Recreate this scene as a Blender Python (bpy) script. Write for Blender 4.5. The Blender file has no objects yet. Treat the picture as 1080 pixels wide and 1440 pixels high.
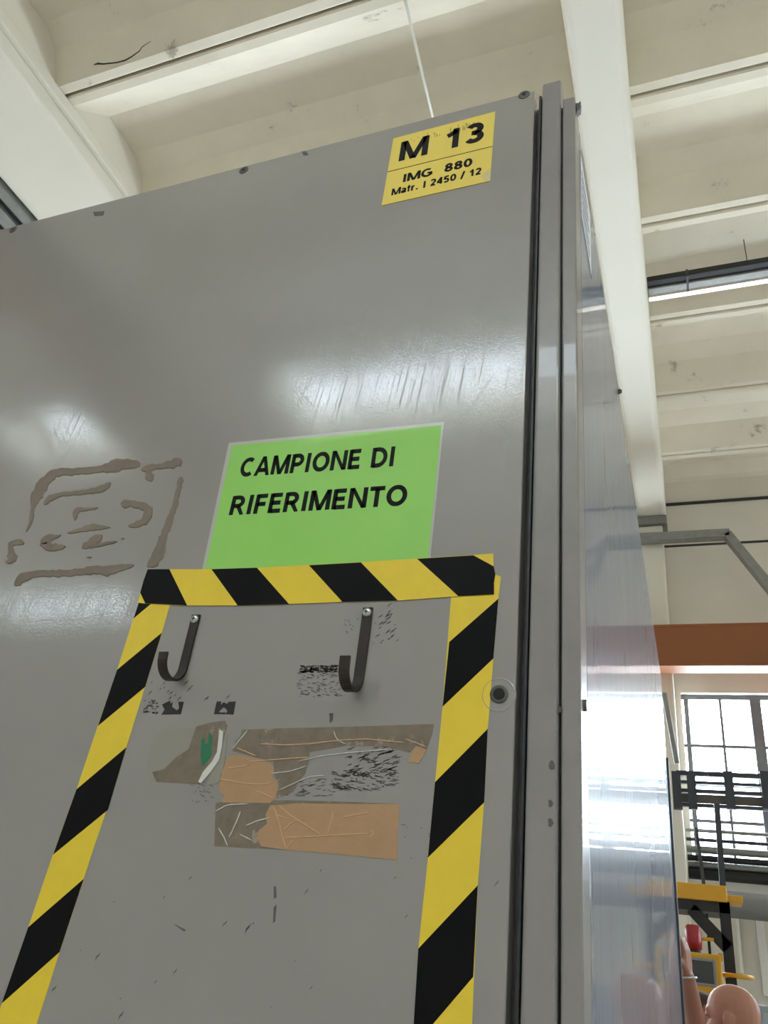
import bpy, bmesh, math, random
from mathutils import Vector, Matrix

# ------------------------------------------------------------------ camera, sky, exposure
sc = bpy.context.scene
COL = sc.collection
RIGHT = Vector((0.93507750, 0.33562103, 0.11396746))
UP = Vector((0.07228264, -0.49534866, 0.86568177))
FWD = Vector((-0.34699464, 0.80124168, 0.48744897))
FPX = 1088.46
EYE = Vector((0.0, 0.0, 1.5))
cam_data = bpy.data.cameras.new('camera')
cam = bpy.data.objects.new('camera', cam_data)
COL.objects.link(cam)
m = Matrix((RIGHT, UP, -FWD)).transposed().to_4x4()
m.translation = EYE
cam.matrix_world = m
cam_data.sensor_fit = 'VERTICAL'
cam_data.sensor_height = 36.0
cam_data.lens = 36.0 * FPX / 1440.0
cam_data.clip_start = 0.02
cam_data.clip_end = 200
sc.camera = cam

SKY = 21.5
w = bpy.data.worlds.new('overcast_sky')
sc.world = w
w.use_nodes = True
bg = w.node_tree.nodes['Background']
bg.inputs['Color'].default_value = (0.85, 0.925, 1.0, 1)
bg.inputs['Strength'].default_value = SKY
sc.view_settings.view_transform = 'Standard'
sc.view_settings.look = 'None'
sc.view_settings.gamma = 1.0
sc.view_settings.use_curve_mapping = False
sc.view_settings.exposure = 0.0
sc.cycles.use_denoising = True
sc.cycles.max_bounces = 10
sc.cycles.diffuse_bounces = 6
sc.cycles.sample_clamp_indirect = 12.0


def portal(name, loc, sx, sy, direction):
    """daylight portal in a window opening (guides sampling of the sky, adds no light)"""
    l = bpy.data.lights.new(name, 'AREA')
    l.shape = 'RECTANGLE'
    l.size, l.size_y = sx, sy
    l.cycles.is_portal = True
    o = bpy.data.objects.new(name, l)
    COL.objects.link(o)
    o.location = loc
    o.rotation_euler = Vector(direction).to_track_quat('-Z', 'Y').to_euler()
    return o


# hall measures (metres)
RIB_Z = 7.10            # underside of the roof ribs
PITCH = 1.19            # rib spacing
GROOVE_Y0 = 3.65        # a joint between two roof troughs
WALL_Y = 9.40
BACK_Y = -9.44
WALL_L, WALL_R = -13.6, 8.5
BEAMS = [(-13.9, -13.05, 6.84), (-9.5, -8.65, 6.84), (-5.18, -4.32, 6.84), (-0.41, -0.06, 6.62), (3.95, 4.30, 6.62), (8.2, 8.55, 6.62)]
WIN_Z0, WIN_Z1 = 2.62, 4.46
SKY_ROWS = (-8,)      # roof modules (index from GROOVE_Y0) that are skylights
SKY_X = [(BEAMS[i][1], BEAMS[i + 1][0]) for i in range(5)]
SKY_X[1] = (BEAMS[1][1], -7.3)      # the second bay is glazed over part of its length only
SKY_BAYS = (1, 2, 3, 4)  # right-hand bays are glazed to add light from behind the camera
BACK_WIN = (6.42, 6.80)
RW_Y, RW_Z = (6.0, 9.0), (2.4, 4.3)      # unseen window band added to brighten the far end
BACK_BAYS = (0,)

for i in range(5):
    a, b = BEAMS[i][1], BEAMS[i + 1][0]
    portal('window_daylight', ((a + b) / 2, WALL_Y + 0.14, (WIN_Z0 + WIN_Z1) / 2), b - a, WIN_Z1 - WIN_Z0, (0, -1, 0))
    if i in BACK_BAYS:
        portal('window_daylight', ((a + b) / 2, BACK_Y - 0.14, sum(BACK_WIN) / 2), b - a, BACK_WIN[1] - BACK_WIN[0], (0, 1, 0))
    a, b = SKY_X[i]
    for k in SKY_ROWS if i in SKY_BAYS else ():
        portal('skylight_daylight', ((a + b) / 2, GROOVE_Y0 + (k + .5) * PITCH, RIB_Z + .10), b - a, PITCH, (0, 0, -1))


portal('window_daylight', (WALL_R + .14, sum(RW_Y) / 2, sum(RW_Z) / 2), RW_Z[1] - RW_Z[0], RW_Y[1] - RW_Y[0], (-1, 0, 0))  # portal of the added right-hand window band


# ------------------------------------------------------------------ helpers
def at(px, py, Y):
    """point on the vertical plane y = Y"""
    d = RIGHT * ((px - 540) / FPX) - UP * ((py - 720) / FPX) + FWD
    return EYE + d * (Y / d.y)


def atx(px, py, X):
    d = RIGHT * ((px - 540) / FPX) - UP * ((py - 720) / FPX) + FWD
    return EYE + d * (X / d.x)


def link(o, parent=None):
    COL.objects.link(o)
    if parent is not None:
        o.parent = parent
    return o


def tag(o, label=None, cat=None, group=None, kind=None):
    if label: o['label'] = label
    if cat: o['category'] = cat
    if group: o['group'] = group
    if kind: o['kind'] = kind
    return o


def thing(name, loc, label=None, cat=None, group=None, kind=None):
    o = bpy.data.objects.new(name, None)
    o.empty_display_size = 0.05
    o.location = loc
    link(o)
    return tag(o, label, cat, group, kind)


def wloc(o):
    v = Vector(o.location)
    while o.parent:
        o = o.parent
        v += Vector(o.location)
    return v


class MB:
    """collects world-space geometry, builds ONE mesh object"""
    def __init__(s):
        s.bm = bmesh.new()

    def box(s, x0, x1, y0, y1, z0, z1):
        v = [s.bm.verts.new(p) for p in ((x0, y0, z0), (x1, y0, z0), (x1, y1, z0), (x0, y1, z0), (x0, y0, z1), (x1, y0, z1), (x1, y1, z1), (x0, y1, z1))]
        for f in ((0, 3, 2, 1), (4, 5, 6, 7), (0, 1, 5, 4), (1, 2, 6, 5), (2, 3, 7, 6), (3, 0, 4, 7)):
            s.bm.faces.new([v[i] for i in f])
        return s

    def prism(s, pts, d):
        """polygon pts (3D) pushed along vector d"""
        d = Vector(d)
        a = [s.bm.verts.new(Vector(p)) for p in pts]
        b = [s.bm.verts.new(Vector(p) + d) for p in pts]
        n = len(a)
        s.bm.faces.new(a)
        s.bm.faces.new(b[::-1])
        for i in range(n):
            j = (i + 1) % n
            s.bm.faces.new((a[j], a[i], b[i], b[j]))
        return s

    def tube(s, pts, r, seg=10, caps=True):
        pts = [Vector(p) for p in pts]
        rs = r if isinstance(r, (list, tuple)) else [r] * len(pts)
        rings = []
        t0 = (pts[1] - pts[0]).normalized()
        n = t0.orthogonal().normalized()
        for i, p in enumerate(pts):
            t = (pts[min(i + 1, len(pts) - 1)] - pts[max(i - 1, 0)]).normalized()
            n = (n - t * n.dot(t)).normalized()
            bnm = t.cross(n)
            rings.append([s.bm.verts.new(p + (n * math.cos(2 * math.pi * k / seg) + bnm * math.sin(2 * math.pi * k / seg)) * rs[i]) for k in range(seg)])
        for a, b in zip(rings, rings[1:]):
            for k in range(seg):
                s.bm.faces.new((a[k], a[(k + 1) % seg], b[(k + 1) % seg], b[k]))
        if caps:
            s.bm.faces.new(rings[0][::-1])
            s.bm.faces.new(rings[-1])
        return s

    def bar(s, p, q, wid, hei, side=(0, 1, 0)):
        """rectangular bar from p to q"""
        p, q = Vector(p), Vector(q)
        t = (q - p).normalized()
        sd = Vector(side)
        sd = (sd - t * sd.dot(t)).normalized()
        up = t.cross(sd)
        c = [sd * (wid / 2) + up * (hei / 2), -sd * (wid / 2) + up * (hei / 2), -sd * (wid / 2) - up * (hei / 2), sd * (wid / 2) - up * (hei / 2)]
        return s.prism([p + v for v in c], q - p)

    def lathe(s, prof, centre, axis, seg=20):
        """prof: (radius, height along axis)"""
        c, ax = Vector(centre), Vector(axis).normalized()
        n = ax.orthogonal().normalized()
        b = ax.cross(n)
        rings = []
        for r, h in prof:
            if r < 1e-6:
                rings.append([s.bm.verts.new(c + ax * h)])
            else:
                rings.append([s.bm.verts.new(c + ax * h + (n * math.cos(2 * math.pi * k / seg) + b * math.sin(2 * math.pi * k / seg)) * r) for k in range(seg)])
        for a, bb in zip(rings, rings[1:]):
            for k in range(seg):
                k2 = (k + 1) % seg
                if len(a) == 1 and len(bb) == 1: continue
                if len(a) == 1: s.bm.faces.new((a[0], bb[k2], bb[k]))
                elif len(bb) == 1: s.bm.faces.new((a[k], a[k2], bb[0]))
                else: s.bm.faces.new((a[k], a[k2], bb[k2], bb[k]))
        return s

    def build(s, name, mat, parent=None, bevel=0, seg=2, smooth=False, loc=None, recalc=True):
        if recalc:
            bmesh.ops.recalc_face_normals(s.bm, faces=s.bm.faces)
        base = wloc(parent) if parent else Vector((0, 0, 0))
        if parent is None:
            if loc is None:
                vs = [v.co for v in s.bm.verts]
                loc = Vector(((min(v.x for v in vs) + max(v.x for v in vs)) / 2, (min(v.y for v in vs) + max(v.y for v in vs)) / 2, min(v.z for v in vs)))
            base = Vector(loc)
        for v in s.bm.verts:
            v.co -= base
        me = bpy.data.meshes.new(name)
        s.bm.to_mesh(me)
        s.bm.free()
        if smooth:
            for p in me.polygons: p.use_smooth = True
        o = bpy.data.objects.new(name, me)
        me.materials.append(mat)
        if parent is None:
            o.location = base
        link(o, parent)
        if bevel:
            b = o.modifiers.new('bevel', 'BEVEL')
            b.width = bevel
            b.segments = seg
            b.limit_method = 'ANGLE'
            b.harden_normals = False
        return o


def place_copy(src, loc, parent=None):
    o = src.copy()
    link(o, parent)
    o.location = loc
    return o


# ------------------------------------------------------------------ materials
def lin(r, g, b):
    f = lambda c: ((c / 255 + 0.055) / 1.055) ** 2.4 if c > 10 else c / 255 / 12.92
    return (f(r), f(g), f(b), 1)


MATS = {}


def mat(name, col, rough=0.6, metal=0.0, spec=0.5, noise=0.0, nscale=8.0, nstretch=(1, 1, 1), bump=0.0, bscale=200.0, bdist=0.001,
        rough_var=0.0, coat=0.0, dark=None, dscale=20.0, damount=0.0, alt=None, world=False):
    mt = bpy.data.materials.new(name)
    mt.use_nodes = True
    nt = mt.node_tree
    N, L = nt.nodes, nt.links
    p = N['Principled BSDF']
    p.inputs['Base Color'].default_value = col
    p.inputs['Roughness'].default_value = rough
    p.inputs['Metallic'].default_value = metal
    p.inputs['Specular IOR Level'].default_value = spec
    p.inputs['Coat Weight'].default_value = coat
    tc = N.new('ShaderNodeTexCoord')
    mp = N.new('ShaderNodeMapping')
    mp.inputs['Scale'].default_value = nstretch
    src = tc.outputs['Object']
    if world:
        src = N.new('ShaderNodeNewGeometry').outputs['Position']
    L.new(src, mp.inputs['Vector'])
    last = None
    if noise or rough_var:
        n1 = N.new('ShaderNodeTexNoise')
        n1.inputs['Scale'].default_value = nscale
        n1.inputs['Detail'].default_value = 6
        n1.inputs['Roughness'].default_value = 0.65
        L.new(mp.outputs['Vector'], n1.inputs['Vector'])
    if noise:
        mr = N.new('ShaderNodeMapRange')
        mr.inputs['From Min'].default_value = 0.3
        mr.inputs['From Max'].default_value = 0.7
        L.new(n1.outputs['Fac'], mr.inputs['Value'])
        mx = N.new('ShaderNodeMix')
        mx.data_type = 'RGBA'
        c2 = alt if alt else tuple(c * (1 - noise) for c in col[:3]) + (1,)
        mx.inputs['A'].default_value = col
        mx.inputs['B'].default_value = c2
        L.new(mr.outputs['Result'], mx.inputs['Factor'])
        last = mx.outputs['Result']
    if dark:
        n2 = N.new('ShaderNodeTexNoise')
        n2.inputs['Scale'].default_value = dscale
        n2.inputs['Detail'].default_value = 8
        n2.inputs['Roughness'].default_value = 0.7
        L.new(src, n2.inputs['Vector'])
        m2 = N.new('ShaderNodeMapRange')
        m2.inputs['From Min'].default_value = damount
        m2.inputs['From Max'].default_value = damount + 0.06
        L.new(n2.outputs['Fac'], m2.inputs['Value'])
        mx2 = N.new('ShaderNodeMix')
        mx2.data_type = 'RGBA'
        if last: L.new(last, mx2.inputs['A'])
        else: mx2.inputs['A'].default_value = col
        mx2.inputs['B'].default_value = dark
        L.new(m2.outputs['Result'], mx2.inputs['Factor'])
        last = mx2.outputs['Result']
    if last:
        L.new(last, p.inputs['Base Color'])
    if rough_var:
        r2 = N.new('ShaderNodeMapRange')
        r2.inputs['From Min'].default_value = 0.3
        r2.inputs['From Max'].default_value = 0.7
        r2.inputs['To Min'].default_value = max(0.02, rough - rough_var)
        r2.inputs['To Max'].default_value = rough + rough_var
        L.new(n1.outputs['Fac'], r2.inputs['Value'])
        L.new(r2.outputs['Result'], p.inputs['Roughness'])
    if bump:
        nb = N.new('ShaderNodeTexNoise')
        nb.inputs['Scale'].default_value = bscale
        nb.inputs['Detail'].default_value = 3
        L.new(tc.outputs['Object'], nb.inputs['Vector'])
        bp = N.new('ShaderNodeBump')
        bp.inputs['Strength'].default_value = bump
        bp.inputs['Distance'].default_value = bdist
        L.new(nb.outputs['Fac'], bp.inputs['Height'])
        L.new(bp.outputs['Normal'], p.inputs['Normal'])
    MATS[name] = mt
    return mt


def emat(name, col, strength):
    mt = mat(name, col)
    p = mt.node_tree.nodes['Principled BSDF']
    p.inputs['Emission Color'].default_value = col
    p.inputs['Emission Strength'].default_value = strength
    return mt


def glass_mat():
    mt = bpy.data.materials.new('window_glass')
    mt.use_nodes = True
    N, L = mt.node_tree.nodes, mt.node_tree.links
    N.remove(N['Principled BSDF'])
    tr = N.new('ShaderNodeBsdfTransparent')
    tr.inputs['Color'].default_value = (0.93, 0.96, 0.97, 1)
    gl = N.new('ShaderNodeBsdfGlossy')
    gl.inputs['Roughness'].default_value = 0.03
    lw = N.new('ShaderNodeLayerWeight')
    pw = N.new('ShaderNodeMath')
    pw.operation = 'POWER'
    pw.inputs[1].default_value = 5.0
    L.new(lw.outputs['Facing'], pw.inputs[0])
    fr = N.new('ShaderNodeMath')
    fr.operation = 'MULTIPLY_ADD'
    fr.inputs[1].default_value = 0.90
    fr.inputs[2].default_value = 0.04
    L.new(pw.outputs[0], fr.inputs[0])
    mx = N.new('ShaderNodeMixShader')
    L.new(fr.outputs[0], mx.inputs[0])
    L.new(tr.outputs[0], mx.inputs[1])
    L.new(gl.outputs[0], mx.inputs[2])
    L.new(mx.outputs[0], N['Material Output'].inputs['Surface'])
    return mt


def door_paint(name, col, rough, peel, peel_scale, streak, coat, crough=(.08, .16), scratched=False):
    """satin grey enamel: orange-peel relief, wiped vertical smears in the gloss, fine scratches"""
    mt = mat(name, col, rough, spec=0.5, noise=0.10, nscale=3.0)
    nt = mt.node_tree
    N, L = nt.nodes, nt.links
    p = N['Principled BSDF']
    p.inputs['Coat Weight'].default_value = coat
    p.inputs['Coat Roughness'].default_value = 0.12
    tc = N.new('ShaderNodeTexCoord')
    n = N.new('ShaderNodeTexNoise')
    n.inputs['Scale'].default_value = peel_scale
    n.inputs['Detail'].default_value = 2
    L.new(tc.outputs['Object'], n.inputs['Vector'])
    big = N.new('ShaderNodeTexNoise')
    big.inputs['Scale'].default_value = 3.5
    big.inputs['Detail'].default_value = 1
    L.new(tc.outputs['Object'], big.inputs['Vector'])
    b1 = N.new('ShaderNodeBump')
    b1.inputs['Strength'].default_value = 0.35
    b1.inputs['Distance'].default_value = 0.004
    L.new(big.outputs['Fac'], b1.inputs['Height'])
    b = N.new('ShaderNodeBump')
    b.inputs['Strength'].default_value = peel
    b.inputs['Distance'].default_value = 0.0006
    L.new(n.outputs['Fac'], b.inputs['Height'])
    L.new(b1.outputs['Normal'], b.inputs['Normal'])
    L.new(b.outputs['Normal'], p.inputs['Normal'])
    L.new(b.outputs['Normal'], p.inputs['Coat Normal'])
    mp = N.new('ShaderNodeMapping')
    mp.inputs['Scale'].default_value = (40, 40, 2.0)
    mp.inputs['Rotation'].default_value = (0, 0.12, 0)
    L.new(tc.outputs['Object'], mp.inputs['Vector'])
    s = N.new('ShaderNodeTexNoise')
    s.inputs['Scale'].default_value = 1.0
    s.inputs['Detail'].default_value = 5
    L.new(mp.outputs['Vector'], s.inputs['Vector'])
    s2 = N.new('ShaderNodeTexNoise')
    s2.inputs['Scale'].default_value = 4.0
    s2.inputs['Detail'].default_value = 4
    L.new(tc.outputs['Object'], s2.inputs['Vector'])
    ad = N.new('ShaderNodeMath')
    ad.operation = 'MULTIPLY_ADD'
    ad.inputs[1].default_value = 0.6
    L.new(s.outputs['Fac'], ad.inputs[0])
    ml = N.new('ShaderNodeMath')
    ml.operation = 'MULTIPLY'
    ml.inputs[1].default_value = 0.4
    L.new(s2.outputs['Fac'], ml.inputs[0])
    L.new(ml.outputs[0], ad.inputs[2])
    r = N.new('ShaderNodeMapRange')
    r.inputs['From Min'].default_value = 0.35
    r.inputs['From Max'].default_value = 0.65
    r.inputs['To Min'].default_value = rough - streak
    r.inputs['To Max'].default_value = rough + streak
    L.new(ad.outputs[0], r.inputs['Value'])
    L.new(r.outputs['Result'], p.inputs['Roughness'])
    r2 = N.new('ShaderNodeMapRange')
    r2.inputs['From Min'].default_value = 0.35
    r2.inputs['From Max'].default_value = 0.65
    r2.inputs['To Min'].default_value = crough[0]
    r2.inputs['To Max'].default_value = crough[1]
    L.new(ad.outputs[0], r2.inputs['Value'])
    out = r2.outputs['Result']
    if scratched:      # thin dull wipe marks and scratches in the gloss
        for rot, scl, lo in ((0.10, (300, 300, 6), .55), (-0.75, (300, 300, 9), .60), (0.5, (320, 320, 9), .61)):
            mq = N.new('ShaderNodeMapping')
            mq.vector_type = 'TEXTURE'
            mq.inputs['Rotation'].default_value = (0, rot, 0)
            mq.inputs['Scale'].default_value = tuple(1 / c for c in scl)
            L.new(tc.outputs['Object'], mq.inputs['Vector'])
            q = N.new('ShaderNodeTexNoise')
            q.inputs['Scale'].default_value = 1.0
            q.inputs['Detail'].default_value = 3
            L.new(mq.outputs['Vector'], q.inputs['Vector'])
            qr = N.new('ShaderNodeMapRange')
            qr.inputs['From Min'].default_value = lo
            qr.inputs['From Max'].default_value = lo + .08
            qr.inputs['To Min'].default_value = 0
            qr.inputs['To Max'].default_value = .22
            L.new(q.outputs['Fac'], qr.inputs['Value'])
            mxm = N.new('ShaderNodeMath')
            mxm.operation = 'MAXIMUM'
            L.new(out, mxm.inputs[0])
            L.new(qr.outputs['Result'], mxm.inputs[1])
            out = mxm.outputs[0]
    L.new(out, p.inputs['Coat Roughness'])
    return mt


CONC = mat('painted_concrete', lin(231, 223, 206), 0.75, noise=0.13, nscale=1.3, dark=lin(168, 156, 138), dscale=2.6, damount=0.635, world=True, bump=0.25, bscale=40, bdist=0.002)
BEAMC = mat('painted_beam', lin(222, 217, 204), 0.65, noise=0.05, nscale=1.0, bump=0.1, bscale=30, bdist=0.002)
WALLM = mat('painted_wall', lin(226, 220, 208), 0.7, noise=0.12, nscale=0.9, dark=lin(160, 152, 140), dscale=1.6, damount=0.70)
FLOORM = mat('concrete_floor', lin(200, 194, 184), 0.45, noise=0.2, nscale=0.8)
BLACKLINE = mat('dark_joint_filler', lin(60, 58, 54), 0.9)  # even dark fill for the wall slab joints and the roof crack
GLASS = glass_mat()
STEELWIN = mat('grey_window_steel', lin(120, 122, 126), 0.5, noise=0.15, nscale=6)
ORANGE = mat('orange_brown_paint', lin(140, 80, 34), 0.5, noise=0.14, nscale=2.0)
DARKSTEEL = mat('dark_blue_steel', lin(52, 56, 66), 0.45, noise=0.2, nscale=10)
GALV = mat('galvanised_steel', lin(142, 142, 139), 0.42, metal=0.55, noise=0.2, nscale=15)
WHITEP = mat('white_plastic', lin(225, 224, 216), 0.4)
BLACKP = mat('black_paint', lin(22, 23, 25), 0.5, noise=0.1, nscale=20)
YELLOWM = mat('yellow_machine_paint', lin(214, 160, 34), 0.45, noise=0.1, nscale=8)
REDM = mat('red_plastic', lin(150, 18, 32), 0.35)
DOOR = door_paint('grey_enamel_door', lin(143, 139, 136), 0.36, 0.11, 420, 0.03, 0.95, (.025, .085), True)
SIDE = door_paint('side_enamel_blue_haze', lin(138, 144, 160), 0.30, 0.03, 160, 0.04, 0.50, (.012, .030))  # bluish base colour paints in the hazy sky reflection
SIDE.node_tree.nodes['Principled BSDF'].inputs['Specular IOR Level'].default_value = 0.05
POST = mat('grey_enamel_frame', lin(140, 135, 134), 0.30, noise=0.12, nscale=25, dark=lin(62, 56, 52), dscale=55, damount=0.715, bump=0.15, bscale=380, bdist=0.0006, coat=0.25)
RUBBER = mat('black_rubber_seal', lin(42, 44, 48), 0.45)
SCREWM = mat('zinc_screw', lin(190, 192, 195), 0.28, metal=0.9)
DSCREW = mat('dull_screw', lin(92, 90, 88), 0.42, metal=0.7)
HOLE = mat('socket_black', lin(16, 16, 17), 0.7)
GREEN = mat('green_paper', lin(146, 210, 96), 0.5, noise=0.06, nscale=14, bump=.35, bscale=22, bdist=.002, coat=.5)
POUCH = mat('clear_pouch_edge', lin(182, 182, 176), 0.2)
INK = mat('black_ink', lin(14, 14, 15), 0.5, spec=.15)
YLABEL = mat('yellow_label_film', lin(240, 214, 92), 0.45, noise=0.08, nscale=30, nstretch=(1, 1, .3))
LABELEDGE = mat('worn_label_edge', lin(214, 198, 140), 0.6)
HYELLOW = mat('hazard_yellow_vinyl', lin(232, 202, 52), 0.36, noise=0.07, nscale=40, bump=0.15, bscale=90, bdist=0.0008)
HBLACK = mat('hazard_black_vinyl', lin(10, 10, 12), 0.40, spec=.12, bump=0.15, bscale=90, bdist=0.0008)
GLUE = mat('dried_glue', lin(124, 112, 100), 0.55, noise=0.15, nscale=60, bump=0.3, bscale=150, bdist=0.001)
ADH = mat('tape_adhesive_grime', lin(128, 115, 100), 0.6, noise=0.32, nscale=60, dark=lin(150, 142, 132), dscale=45, damount=0.58)
PACK = mat('brown_packing_tape', lin(176, 140, 104), 0.35, noise=0.12, nscale=25, bump=0.5, bscale=60, bdist=0.0015)
PACKRIDGE = mat('creased_tape', lin(196, 160, 118), 0.35)
GRIME = mat('dark_grime', lin(98, 91, 86), 0.7, noise=0.3, nscale=90)
FILM = mat('clear_film', lin(142, 138, 128), 0.3)
HOOKM = mat('dark_brown_steel', lin(46, 37, 35), 0.42, noise=0.2, nscale=60, metal=0.2)
TAPEBLK = mat('black_cloth_tape', lin(34, 33, 33), 0.6, bump=0.4, bscale=600, bdist=0.0005)
GREENTAPE = mat('green_tape', lin(30, 112, 78), 0.5)
FOIL = mat('peeled_clear_tape', lin(205, 205, 198), 0.25)
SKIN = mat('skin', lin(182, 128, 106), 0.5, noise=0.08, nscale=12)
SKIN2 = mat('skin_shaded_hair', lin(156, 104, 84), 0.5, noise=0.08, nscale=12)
HAIR = mat('dark_brown_hair', lin(70, 44, 36), 0.6, noise=.2, nscale=60)
NAVY = mat('navy_cloth', lin(34, 38, 58), 0.85)
GREYCLOTH = mat('grey_cloth', lin(96, 98, 102), 0.85)
PAPER = mat('white_paper', lin(226, 228, 232), 0.5)
BLUEINK = mat('blue_ink', lin(52, 70, 120), 0.5)
SCREEN = mat('dark_screen', lin(66, 70, 70), 0.2, noise=0.3, nscale=20)
GREYBOX = mat('grey_box_paint', lin(150, 160, 168), 0.5)
LAMPW = emat('lamp_tube', (1.0, 0.97, 0.9, 1), 1.0)

# ------------------------------------------------------------------ the hall: floor, walls, roof
mb = MB(); mb.box(WALL_L - .3, WALL_R + .3, BACK_Y - .3, WALL_Y + .3, -0.2, 0)
tag(mb.build('floor', FLOORM), 'smooth grey concrete floor of the workshop hall', 'floor', kind='structure')

PANES = []


def wall_with_band(name, y0, y1, z0, z1, zb0, zb1, label, bays=range(5), WALLM=WALLM):
    root = thing(name, (0, y0, 0), label, 'wall', kind='structure')
    MB().box(WALL_L, WALL_R, y0, y1, z0, zb0).build('wall_panel', WALLM, root)
    MB().box(WALL_L, WALL_R, y0, y1, zb1, z1).build('wall_panel', WALLM, root)
    for i in range(6):
        MB().box(BEAMS[i][0] - .02, BEAMS[i][1] + .01, y0, y1, zb0, zb1).build('pier', WALLM, root)
        if i < 5 and i not in bays:
            MB().box(BEAMS[i][1] + .01, BEAMS[i + 1][0] - .02, y0, y1, zb0, zb1).build('wall_panel', WALLM, root)
    return root


wb = wall_with_band('wall_back', WALL_Y, WALL_Y + .28, 0, 7.62, WIN_Z0, WIN_Z1, 'white painted far wall with a seam line under the roof')
# horizontal joints between the precast wall slabs
MB().box(WALL_L, WALL_R, WALL_Y - .012, WALL_Y, 6.36, 6.385).build('slab_joint', BLACKLINE, wb)
MB().box(WALL_L, WALL_R, WALL_Y - .03, WALL_Y, 6.97, 7.0).build('slab_joint', BLACKLINE, wb)
MB().box(WALL_L, WALL_R, WALL_Y - .012, WALL_Y, 4.98, 5.0).build('slab_joint', BLACKLINE, wb)
wf = wall_with_band('wall_front', BACK_Y - .28, BACK_Y, 0, 7.62, BACK_WIN[0], BACK_WIN[1], 'pale painted wall behind the viewer with one high window', BACK_BAYS, mat('pale_wall', lin(214, 209, 200), .7, noise=.1, nscale=.8))
tag(MB().box(WALL_L - .3, WALL_L, BACK_Y - .3, WALL_Y + .3, 0, 7.62).build('wall_left', WALLM), 'white painted side wall beyond the left bays', 'wall', kind='structure')
wr_ = thing('wall_right', (WALL_R, 0, 0), 'white painted side wall with an added window band beyond the right bays', 'wall', kind='structure')
MB().box(WALL_R, WALL_R + .3, BACK_Y - .3, WALL_Y + .3, 0, RW_Z[0]).build('wall_panel', WALLM, wr_)
MB().box(WALL_R, WALL_R + .3, BACK_Y - .3, WALL_Y + .3, RW_Z[1], 7.62).build('wall_panel', WALLM, wr_)
MB().box(WALL_R, WALL_R + .3, BACK_Y - .3, RW_Y[0], RW_Z[0], RW_Z[1]).build('wall_panel', WALLM, wr_)
MB().box(WALL_R, WALL_R + .3, RW_Y[1], WALL_Y + .3, RW_Z[0], RW_Z[1]).build('wall_panel', WALLM, wr_)

# roof beams
beam_words = ['far outer white roof beam along the left side wall', 'white roof beam two bays to the left', 'broad white concrete roof beam at upper left',
              'white concrete roof beam running to the far wall right of the cabinet', 'white roof beam one bay to the right', 'outer white roof beam along the right side wall']
for i, (a, b, z) in enumerate(BEAMS):
    y1 = 9.34 if i >= 3 else WALL_Y
    o = MB().box(a, b, BACK_Y, y1, z, 7.5).build('roof_beam', BEAMC, bevel=0.06 if i >= 3 else 0.03, seg=4)
    tag(o, beam_words[i], 'roof beam', kind='structure')
    if i == 2:   # nib that carries the troughs
        MB().box(b, b + .05, BACK_Y, y1, 6.98, 7.09).build('bearing_nib', BEAMC, o, bevel=.012)

# precast roof troughs between the beams
ceil = thing('ceiling', (0, 0, RIB_Z), 'cream concrete trough slabs with joints between their ribs', 'ceiling', kind='structure')
PROFILE = [(.012, .50), (.012, .012), (.022, 0), (.084, 0), (.43, .39), (.80, .39), (.965, .28), (1.105, 0), (1.168, 0), (1.178, .012), (1.178, .50)]


def trough_mesh(length):
    bm = bmesh.new()
    L_, R_ = [], []
    for y, z in PROFILE:
        ins = 0.02 + 0.09 * z if 0.05 < y < 1.15 else 0.0
        L_.append(bm.verts.new((ins - .06, y, z)))
        R_.append(bm.verts.new((length - ins + .06, y, z)))
    for k in range(len(PROFILE) - 1):
        bm.faces.new((L_[k], L_[k + 1], R_[k + 1], R_[k]))
    # end diaphragms
    bm.faces.new([L_[k] for k in range(3, 8)])
    bm.faces.new([R_[k] for k in range(7, 2, -1)])
    # bottom strip under the diaphragms and lid
    bmesh.ops.recalc_face_normals(bm, faces=bm.faces)
    me = bpy.data.meshes.new('roof_trough')
    bm.to_mesh(me); bm.free()
    me.materials.append(CONC)
    return me


for i in range(5):
    x0, x1 = BEAMS[i][1], BEAMS[i + 1][0]
    me = trough_mesh(x1 - x0)
    k = -11
    while GROOVE_Y0 + k * PITCH < WALL_Y:
        if k not in SKY_ROWS or i not in SKY_BAYS:
            o = bpy.data.objects.new('roof_trough', me)
            link(o, ceil)
            o.location = (x0, GROOVE_Y0 + k * PITCH, 0)
        k += 1
# long crack in the face of the trough at upper left
def on_web(px, py):
    d = RIGHT * ((px - 540) / FPX) - UP * ((py - 720) / FPX) + FWD
    n = Vector((0, .28, .14))
    p0 = Vector((0, GROOVE_Y0 - 2 * PITCH + 1.105, RIB_Z))
    return EYE + d * (n.dot(p0 - EYE) / n.dot(d))


MB().tube([on_web(*p) for p in ((132, 91), (138, 89.5), (146, 90), (165, 88), (176, 85), (185, 80), (196, 72), (200, 66), (212, 58))], [.003, .008, .006, .005, .006, .005, .004, .003, .002], 6).build('crack', BLACKLINE, ceil)
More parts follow.
